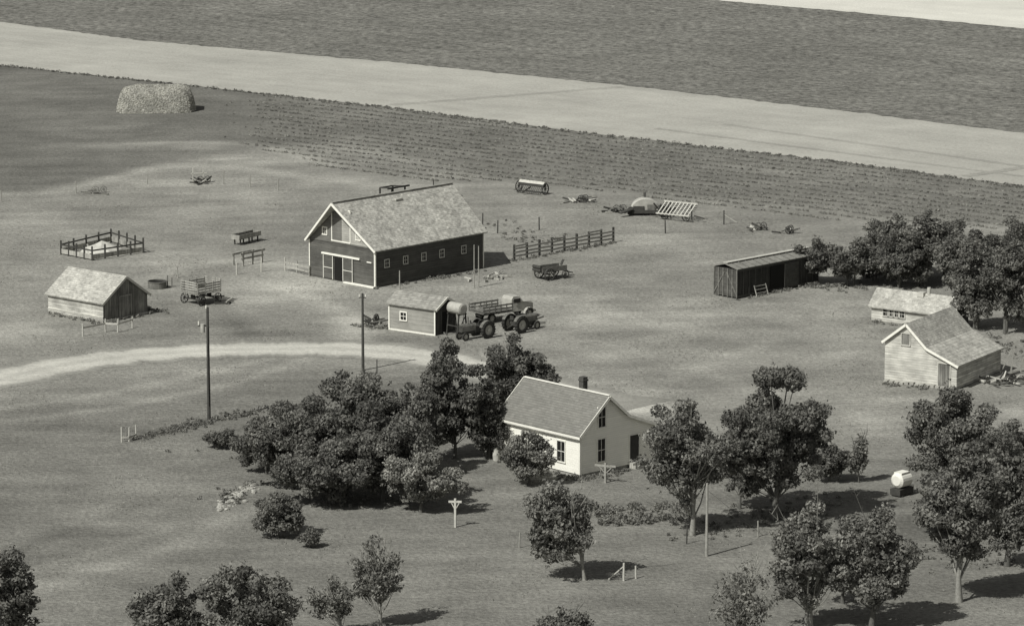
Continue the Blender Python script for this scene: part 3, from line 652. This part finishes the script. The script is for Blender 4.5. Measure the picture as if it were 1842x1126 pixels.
# ---------------------------------------------------------------- poles & posts
def pole(name,p,top,r=.14,mat='polewood',extra=None):
    s=S(p); h=(p[1]-top)/s/.98; m=MB(); m.cyl((0,0,-.3),(0,0,h),r,r*.7,n=10)
    if extra=='transformer':
        m.beam((-.75,0,h-1.45),(.1,0,h-1.45),.1,.1,0); m.cyl((-.38,-.1,h-1.95),(-.38,-.1,h-1.3),.17,n=12,mi=1); m.cyl((-.7,0,h-1.4),(-.7,0,h-1.1),.05,n=8,mi=2)
        m.cyl((-.1,0,h-.1),(-.1,0,h+.15),.05,n=8,mi=2); m.beam((0,-.17,1.2),(0,-.17,h-1.5),.04,.04,0)
    if extra=='ins': m.beam((-.3,0,h-.35),(.3,0,h-.35),.08,.08,0); m.cyl((-.25,0,h-.3),(-.25,0,h-.1),.05,n=8,mi=2); m.cyl((.25,0,h-.3),(.25,0,h-.1),.05,n=8,mi=2)
    put(m,name,[mat,'lightmetal','white'],p); return h
pole('utility_pole',(376,756),553,.15,'polewood','transformer'); pole('utility_pole',(653,666),528,.13,'polewood','ins')
pole('utility_pole',(1271,1000),868,.11,'greypole'); pole('yard_pole',(719,520),487,.07,'greypole'); pole('yard_pole',(853,518),441,.06,'greypole'); pole('yard_pole',(861,517),443,.06,'greypole')
def cable(name,p3,q3,sag,r=.01):
    m=MB(); pr=None
    for k in range(13):
        t=k/12; c=[p3[i]+(q3[i]-p3[i])*t for i in range(3)]; c[2]-=sag*4*t*(1-t)
        if pr: m.cyl(pr,c,r,n=4,mi=0,caps=False)
        pr=c
    m.obj(name,['darkmetal'])
a3=G((1271,1000))
cable('guy_wire',(a3[0],a3[1],4.6),(*G((1372,962)),0),.0); cable('clothes_line',(*G((1088,866)),1.5),(*G((1270,1000)),1.6),.3)
def cross(name,p,top,w,mat='palewood',rot=.2):
    s=S(p); h=(p[1]-top)/s/.98; m=MB(); m.beam((0,0,-.2),(0,0,h),.14,.14); m.beam((-w/2,0,h-.25),(w/2,0,h-.2),.1,.14)
    m.beam((-w*.3,0,h-.3),(0,0,h-.8),.06,.06); m.beam((w*.3,0,h-.3),(0,0,h-.8),.06,.06); put(m,name,[mat],p,rot=rot)
cross('clothesline_post',(819,948),896,.95,rot=-.3); cross('clothesline_post',(1089,868),832,1.7,'greypole',rot=-.5)
def posts(name,pts,h=1.2,r=.06,mat='greypole',wires=(),rails=()):
    P=[G(p) for p in pts]; ox,oy=P[0]; m=MB()
    for k,(x,y) in enumerate(P):
        hk=h*(.9+.2*random.random()); m.cyl((x-ox,y-oy,-.1),(x-ox+random.uniform(-.05,.05),y-oy,hk),r,r*.85,n=7)
    for k in range(len(P)-1):
        for z in wires: m.cyl((P[k][0]-ox,P[k][1]-oy,z),(P[k+1][0]-ox,P[k+1][1]-oy,z),.005,n=4,caps=False)
        for z in rails: m.beam((P[k][0]-ox,P[k][1]-oy-.07,z),(P[k+1][0]-ox,P[k+1][1]-oy-.07,z),.04,.15)
    m.obj(name,[mat],None,(ox,oy,0))
posts('wire_fence',[(3,364),(137,348),(265,332),(402,331),(450,337),(500,343)],1.3,.06,'greypole',(.5,1.0))
posts('wire_fence',[(780,345),(830,372),(868,405),(895,420)],1.2,.07,'polewood',(.5,1.0))
posts('barnyard_fence',[(426,494),(470,489),(513,487)],1.2,.07,'palewood',(.4,.8,1.1)); posts('barnyard_gate',[(513,487),(534,491),(556,497)],1.1,.06,'wood',(),(.4,.8))
posts('rail_fence',[(149,605),(190,597),(212,598),(238,590)],1.1,.07,'palewood',(),(.75,))
posts('yard_gate',[(219,795),(232,794),(245,789)],1.1,.06,'palewood',(),(.35,))
posts('fence_post',[(1197,420)],1.3,.07,'polewood'); posts('fence_post',[(1302,404)],1.3,.07,'polewood'); posts('fence_post',[(970,414)],1.3,.07,'polewood'); posts('fence_post',[(320,500)],1.1,.06,'wood')
posts('fence_post',[(1122,1044)],1.25,.08,'palewood'); posts('fence_post',[(1144,1040)],.9,.07,'palewood'); posts('fence_post',[(1364,965)],1.1,.06,'greypole'); posts('fence_post',[(678,672)],1.2,.05,'polewood')
posts('fence_post',[(934,985)],1.2,.05,'greypole'); posts('fence_post',[(1235,978)],1.3,.05,'darkpaint')
m=MB(); m.beam((0,0,1.0),(-1.0,.2,.05),.07,.07); put(m,'post_brace',['palewood'],(1122,1044))
m=MB(); m.beam((0,0,.9),(1.3,.2,.05),.07,.07); put(m,'post_brace',['palewood'],(1302,402))
p=G((925,468)); q=G((1103,436)); L=math.hypot(q[0]-p[0],q[1]-p[1]); m=MB(); n_=8
for k in range(n_+1): x=L*k/n_; m.beam((x,0,-.1),(x,0,1.45+.1*random.random()),.17,.17,1)
for k in range(n_):
    for z in (.4,.75,1.1,1.35)[:3 if k%3 else 4]: m.beam((L*k/n_,-.1,z+random.uniform(-.04,.04)),(L*(k+1)/n_,-.1,z+random.uniform(-.04,.04)),.04,.15,0)
m.obj('board_fence',['greypole','darkpaint'],None,(p[0],p[1],0),math.atan2(q[1]-p[1],q[0]-p[0]))
m=MB()
for k in range(95):
    t=random.random(); x=-1.0+2.0*t+random.gauss(0,.3); y=-3.2+6.4*t+random.gauss(0,.9); r=random.uniform(.08,.2); a=random.random()*3
    vs=[];nn=7
    for rr,z in ((r,0),(r*1.1,r*.4),(r*.6,r*.8)):
        for i in range(nn): th=a+2*math.pi*i/nn; k2=random.uniform(.8,1.2); vs.append((x+rr*k2*math.cos(th),y+rr*k2*math.sin(th),z))
    fs=[(j*nn+i,j*nn+(i+1)%nn,(j+1)*nn+(i+1)%nn,(j+1)*nn+i) for j in range(2) for i in range(nn)]+[tuple(range(2*nn,3*nn))]
    m.add(vs,fs)
put(m,'stone_pile',['stone'],(427,893))
m=MB()
for r0,x0,r1,x1 in ((.35,-.7,.55,-.55),(.55,-.55,.55,.55),(.55,.55,.35,.7)): m.cyl((x0,0,1.15),(x1,0,1.15),r0,r1,n=18,mi=0)
m.box(-.8,.8,-.45,.45,.1,.55,1); m.box(-.5,.5,-.35,.35,1.3,1.72,0)
for x in (-.5,.5): m.beam((x,-.5,.05),(x,.5,.05),.12,.12,1)
m.box(1.0,1.3,-.1,.2,0,.55,0)
put(m,'white_storage_tank',['white','darkpaint'],(1622,890),(1650,882))
m=MB(); m.cyl((0,0,0),(0,0,.45),.25,.29,n=14,mi=0); m.cyl((0,0,.45),(0,0,.9),.29,.25,n=14,mi=0); m.cyl((0,0,.9),(0,0,.94),.27,n=14,mi=1)
put(m,'rain_barrel',['palewood','lightmetal'],(893,828))

# ---------------------------------------------------------------- vegetation
def tube(path,radii,n=6):
    V=[];Q=[]
    for k,(p,r) in enumerate(zip(path,radii)):
        for i in range(n):
            t=2*math.pi*i/n; V.append((p[0]+r*math.cos(t),p[1]+r*math.sin(t),p[2]))
    for k in range(len(path)-1):
        for i in range(n): Q.append((k*n+i,k*n+(i+1)%n,(k+1)*n+(i+1)%n,(k+1)*n+i))
    return V,Q
TOT=0
def tree(name,bx,by,l,r,top,bot,dens=1.0,tone=.16,leaf=.115,stems=1,bare=0,depth=.85,bark='bark',lobe=.17,trunk=1.0,full=0.0):
    global TOT
    x,y,s=GS(bx,by); H=(by-top)/s/.98; hb=max((by-bot)/s,.1); rw=(r-l)/2/s; rh=max((H-hb)/2,.3); cz=hb+rh; cx=((l+r)/2-bx)/s
    R3=np.array([rw,rw*depth,rh]); base=min(rw,rh*1.1)
    subs=[(np.array([0,0,-.1]),.78+.08*full),(np.array([0,0,-.3]),.6)]
    nsat=random.randint(8,11); a0=random.uniform(0,6.28)
    for k in range(nsat):
        a=a0+6.283*k/nsat+random.uniform(-.3,.3); zz=random.uniform(-.8,.3) if k%2 else random.uniform(-.2,.7)
        rr=math.sqrt(max(0,1-zz*zz*.7)); sz=random.uniform(.28,.48); d_=np.array([math.cos(a)*rr,math.sin(a)*rr,zz])
        subs.append((d_*(1.05-sz),sz))
    subs.append((np.array([random.uniform(-.25,.25),random.uniform(-.2,.2),.66]),.36))
    for sx in (-1,1): subs.append((np.array([sx*.64,random.uniform(-.3,.1),random.uniform(-.5,.1)]),.4))
    nl=int(np.clip(75*(rw*rw*rh)/(base**3),80,240)); wts=np.array([sz**2 for _,sz in subs]); wts/=wts.sum()
    ks=rng.choice(len(subs),nl,p=wts); d=norm(rng.normal(size=(nl,3))); rad=rng.random(nl)**.4
    lr=base*lobe*(.5+1.0*rng.random(nl)); lr=np.minimum(lr,.95)
    sc_=np.array([subs[k][1] for k in ks]); cc=np.array([subs[k][0] for k in ks])
    cent=(cc+d*(rad*sc_)[:,None])*np.maximum(R3-lr[:,None]*.6,.05)+np.array([cx,0,cz])
    cent[:,2]=np.maximum(cent[:,2],lr*.35)
    per=np.maximum(8,(dens*.9*12.6*lr**2/(1.2*leaf**2))).astype(int)
    V,Q,lv=clumps(cent,lr,per,leaf,zs=.72,outb=.85,lvamp=.38)
    ns=int(dens*nl*6); k=rng.integers(0,nl,ns); dd=norm(rng.normal(size=(ns,3)))
    sc=cent[k]+dd*lr[k][:,None]*(1.0+.6*rng.random((ns,1))); sc[:,2]=np.maximum(sc[:,2],.1)
    V3,Q3,lv3=clumps(sc,np.full(ns,.15),np.full(ns,4),leaf*.85)
    VS=[V,V3]; QS=[Q,Q3+len(V)]; off=len(V)+len(V3); LV=[lv,lv3]; MI=[np.ones(len(Q)),np.ones(len(Q3))]
    r0=(.015*H+.04)*trunk/(stems**.4)
    def addtube(path,radii):
        nonlocal off
        v,q=tube(path,radii); VS.append(np.array(v)); QS.append(np.array(q)+off); off+=len(v); LV.append(np.ones(len(q))); MI.append(np.zeros(len(q)))
    forks=[]
    for st in range(stems):
        ox=random.uniform(-.3,.3)*(stems>1); tx=cx*random.uniform(.6,1)+random.uniform(-.3,.3)*rw*(.3+.5*(stems>1)); ty=random.uniform(-.2,.2)*rw
        pts=[]; rr=[]
        for j in range(7):
            t=j/6; z=t*(hb+rh*1.35); pts.append((ox+tx*t**1.4+random.uniform(-.06,.06)*H*.12,ty*t,z-.1*(j==0))); rr.append(r0*(1-.8*t)*(1.35 if j==0 else 1))
        addtube(pts,rr); forks.append(pts)
    order=rng.permutation(nl)[:min(nl,34)]
    for li in order:
        pts=random.choice(forks); c=cent[li]
        j=max(1,min(5,int(6*np.clip((c[2]-rh*.5)/(hb+rh*1.35),.15,.8)))); b=np.array(pts[j])
        mid=(b+c)/2+np.array([0,0,-.06*H*random.random()])
        addtube([tuple(b),tuple(mid),tuple(c)],[r0*.4,r0*.26,r0*.1])
    for _ in range(bare):
        b=np.array(random.choice(forks)[random.randint(2,5)]); a=random.uniform(0,6.28)
        tip=b+np.array([math.cos(a)*rw*random.uniform(.3,.9),math.sin(a)*rw*.6,random.uniform(.3,1.0)*rh+.3]); mid=(b+tip)/2+np.array([0,0,-.1])
        addtube([tuple(b),tuple(mid),tuple(tip)],[.045,.03,.012])
        for _2 in range(4):
            tp=mid+(tip-mid)*random.random(); e_=tp+np.array([random.uniform(-.5,.5),random.uniform(-.4,.4),random.uniform(.1,.7)]); addtube([tuple(tp),tuple(e_)],[.02,.008])
    V=np.concatenate(VS); Q=np.concatenate(QS); TOT+=len(Q)
    quadmesh(name,V,Q,mi=np.concatenate(MI),lv=np.concatenate(LV),mats=[bark,leafmat(tone)],loc=(x,y,0))
T=tree
# big grove left of the house
T('deciduous_tree',525,880,418,640,695,900,tone=.14,full=1); T('deciduous_tree',625,850,490,765,655,862,tone=.145,full=1); T('deciduous_tree',690,900,580,795,720,922,tone=.14,full=1)
T('deciduous_tree',600,905,480,720,770,922,tone=.14,full=1); T('deciduous_tree',740,855,670,810,675,870,tone=.13,full=1); T('deciduous_tree',480,850,425,560,760,862,tone=.13,full=1)
T('deciduous_tree',820,825,742,890,605,830,tone=.145,full=.8,trunk=.7); T('deciduous_tree',930,752,858,1010,594,752,tone=.13,depth=.8,full=.8,trunk=.6); T('deciduous_tree',880,825,832,925,672,828,tone=.11,full=1)
T('lilac_bush',757,922,685,836,790,932,tone=.23,leaf=.095,full=1)
T('shrub',500,966,450,552,872,970,tone=.16,leaf=.095,full=.5); T('shrub',557,984,536,580,950,987,tone=.14,leaf=.09); T('shrub',400,805,365,438,772,808,tone=.14,leaf=.09,dens=.6); T('shrub',455,825,415,492,775,828,tone=.13,leaf=.1,dens=.7)
T('deciduous_tree',8,1165,-68,78,964,1150,tone=.15,dens=.75); T('deciduous_tree',315,1190,232,394,1012,1180,tone=.16,dens=.85); T('deciduous_tree',450,1180,358,538,990,1170,tone=.16,dens=.85)
T('young_tree',608,1145,548,645,1030,1130,tone=.18,dens=.3,leaf=.1,bare=16,stems=2,bark='palebark'); T('young_tree',685,1128,628,726,955,1095,tone=.18,dens=.4,leaf=.1,bare=20,bark='palebark')
T('bush',952,872,903,1000,762,876,tone=.19,leaf=.095,full=.5); T('deciduous_tree',1047,1043,926,1080,846,1026,tone=.17,dens=.75,stems=2,bare=6,bark='palebark')
T('deciduous_tree',1247,962,1140,1318,712,920,tone=.17,dens=.8,bark='palebark'); T('deciduous_tree',1395,935,1284,1505,622,912,tone=.14,full=.6)
T('deciduous_tree',1330,915,1290,1400,730,905,tone=.14,full=.5,trunk=.6)
T('bush',1492,866,1453,1532,790,870,tone=.12,leaf=.1,full=1); T('sapling',1545,868,1524,1564,778,858,tone=.2,dens=.25,leaf=.09,bare=7,trunk=.5)
T('deciduous_tree',1725,905,1624,1810,675,905,tone=.16,dens=.9); T('deciduous_tree',1725,1082,1634,1814,780,1035,tone=.16,dens=.85,bark='palebark'); T('deciduous_tree',1812,1018,1755,1895,755,1010,tone=.155,dens=.85); T('deciduous_tree',1700,960,1640,1765,820,955,tone=.14,dens=.8); T('deciduous_tree',1822,920,1755,1900,745,915,tone=.15,dens=.85)
T('deciduous_tree',1458,1130,1370,1530,870,1105,tone=.17,dens=.65,bare=12,stems=2,bark='palebark'); T('deciduous_tree',1568,1128,1490,1656,874,1110,tone=.165,dens=.8,bare=6); T('deciduous_tree',1515,1085,1465,1570,930,1075,tone=.15,dens=.6)
T('dying_tree',1335,1160,1278,1404,1000,1150,tone=.17,dens=.16,leaf=.1,bare=40,stems=3,bark='palebark'); T('bush',1015,1155,963,1072,1092,1152,tone=.17,leaf=.1,dens=.6,bare=5)
for a_ in [(1465,510,1422,1508,410,512,.14),(1530,515,1482,1585,420,518,.14),(1600,495,1545,1675,383,498,.16),(1655,515,1580,1728,376,518,.15),(1735,535,1668,1802,392,538,.14),(1755,592,1702,1815,420,594,.15),(1812,600,1762,1880,396,602,.15),(1800,525,1745,1880,385,525,.16),(1700,500,1636,1765,388,503,.14),(1840,560,1795,1895,425,562,.14),(1570,505,1520,1620,440,508,.13),(1620,518,1570,1680,430,520,.13)]:
    T('shelterbelt_tree',*a_[:6],tone=a_[6],dens=.85,stems=2,full=.8)
gc=[]
for k in range(80): px=random.uniform(1075,1245); gc.append((*G((px,948-(px-1075)*.03-random.uniform(0,32))),.12+.12*random.random()))
gc=np.array(gc); V,Q,lv=clumps(gc,.2+.28*rng.random(len(gc)),np.full(len(gc),70),.08); quadmesh('garden_plants',V,Q,lv=lv,mats=[leafmat(.18)])
# crop rows
low=curve([(430,262),(560,300),(760,330),(930,330),(1130,352),(1250,372),(1500,400),(1842,418)])
pts=[]
for r_ in range(40):
    off=1.8+r_*2.9; xx=np.arange(-36,75,.26); xx=xx+rng.normal(size=len(xx))*.12
    dens_=.86+.22*np.sin(xx*.21+r_*1.9)*np.sin(xx*.057+r_)
    yy=edge_near(xx)-off+rng.normal(size=len(xx))*.14+.2*np.sin(xx*.3+r_)
    keep=(yy>low(xx)+1)&(rng.random(len(xx))<dens_)&(xx>-29+rng.normal(size=len(xx))*2)
    pts.append(np.stack([xx[keep],yy[keep],np.full(keep.sum(),.05)],1))
pts=np.concatenate(pts); rd=.11+.14*rng.random(len(pts)); V,Q,lv=clumps(pts,rd,(20*rd/.25).astype(int)+4,.085,zs=.75)
quadmesh('crop_rows',V,Q,lv=lv,mats=[leafmat(.22)])
# weeds
w=[]
def wline(a,b,n,j,h=.12):
    A=G(a);B_=G(b)
    for _ in range(n):
        t=random.random(); w.append((A[0]+(B_[0]-A[0])*t+random.gauss(0,j),A[1]+(B_[1]-A[1])*t+random.gauss(0,j),h*random.random()))
for a,b,n,j in [((245,790),(376,757),90,.5),((376,757),(480,738),60,.7),((925,470),(1103,438),60,.3),((88,563),(186,583),30,.3),((186,583),(266,566),20,.3),((265,560),(290,560),20,.6),((880,398),(970,440),40,1.4),
  ((675,521),(869,488),40,.2),((1326,541),(1470,511),40,.25),((1460,515),(1560,520),60,1),((1568,580),(1712,597),30,.3),((640,585),(700,592),30,.6),
  ((900,830),(1043,864),50,.3),((1043,864),(1178,838),40,.3),((430,800),(640,915),80,1.5),((1592,692),(1720,704),24,.3),((1380,935),(1500,900),60,1.5),((1240,960),(1400,935),60,1.5),((1740,600),(1842,640),60,1.5),((1650,1000),(1842,1010),40,2),((395,905),(460,870),30,.7)]:
    wline(a,b,n,j)
xx=rng.uniform(-75,75,700); yy=edge_near(xx)-rng.random(700)*1.0; w+=list(zip(xx,yy,np.full(700,.05)))
w=np.array(w,dtype=float); V,Q,lv=clumps(w,.1+.2*rng.random(len(w)),np.full(len(w),26),.08,zs=.7); quadmesh('weeds',V,Q,lv=lv,mats=[leafmat(.17)])
n=60000; xx=rng.uniform(-48,48,n); yy=rng.uniform(-150,50,n)
pn=np.sin(xx*.31+yy*.11)*np.sin(yy*.17-xx*.07)+np.sin(xx*.9+1)*np.sin(yy*.6)*.5
kp=(np.abs(xx)<(yy+380)*.14)&(pn>.5); xx=xx[kp]; yy=yy[kp]
dr=np.min(np.hypot(xx[:,None]-pxs[None,::4],yy[:,None]-pys[None,::4]),1); kp=dr>2.6; xx=xx[kp]; yy=yy[kp]
c=np.stack([xx,yy,np.full(len(xx),.01)],1); V,Q,lv=clumps(c,np.full(len(c),.07),np.full(len(c),4),.045,zs=.6,outb=.3); quadmesh('grass_tufts',V,Q,lv=lv,mats=[leafmat(.24)])
print('quads in trees',TOT)

# ---------------------------------------------------------------- light
el=math.radians(47); hx,hy=-.69,-.724
to=Vector((hx*math.cos(el),hy*math.cos(el),math.sin(el)))
sl=bpy.data.lights.new('sun','SUN'); sl.energy=4.7; sl.angle=math.radians(.5); sl.color=(1,.985,.95)
so=bpy.data.objects.new('sun',sl); so.rotation_euler=to.to_track_quat('Z','Y').to_euler(); so.location=(-80,-100,120); link(so)
wd=bpy.data.worlds.new("World"); scene.world=wd; wd.use_nodes=True; nt=wd.node_tree; bg=nt.nodes['Background']
sky=nt.nodes.new('ShaderNodeTexSky'); sky.sky_type='NISHITA'; sky.sun_disc=False; sky.sun_elevation=el; sky.sun_rotation=math.atan2(hx,hy)
bw=nt.nodes.new('ShaderNodeRGBToBW'); nt.links.new(sky.outputs[0],bw.inputs[0]); nt.links.new(bw.outputs[0],bg.inputs['Color']); bg.inputs['Strength'].default_value=.095
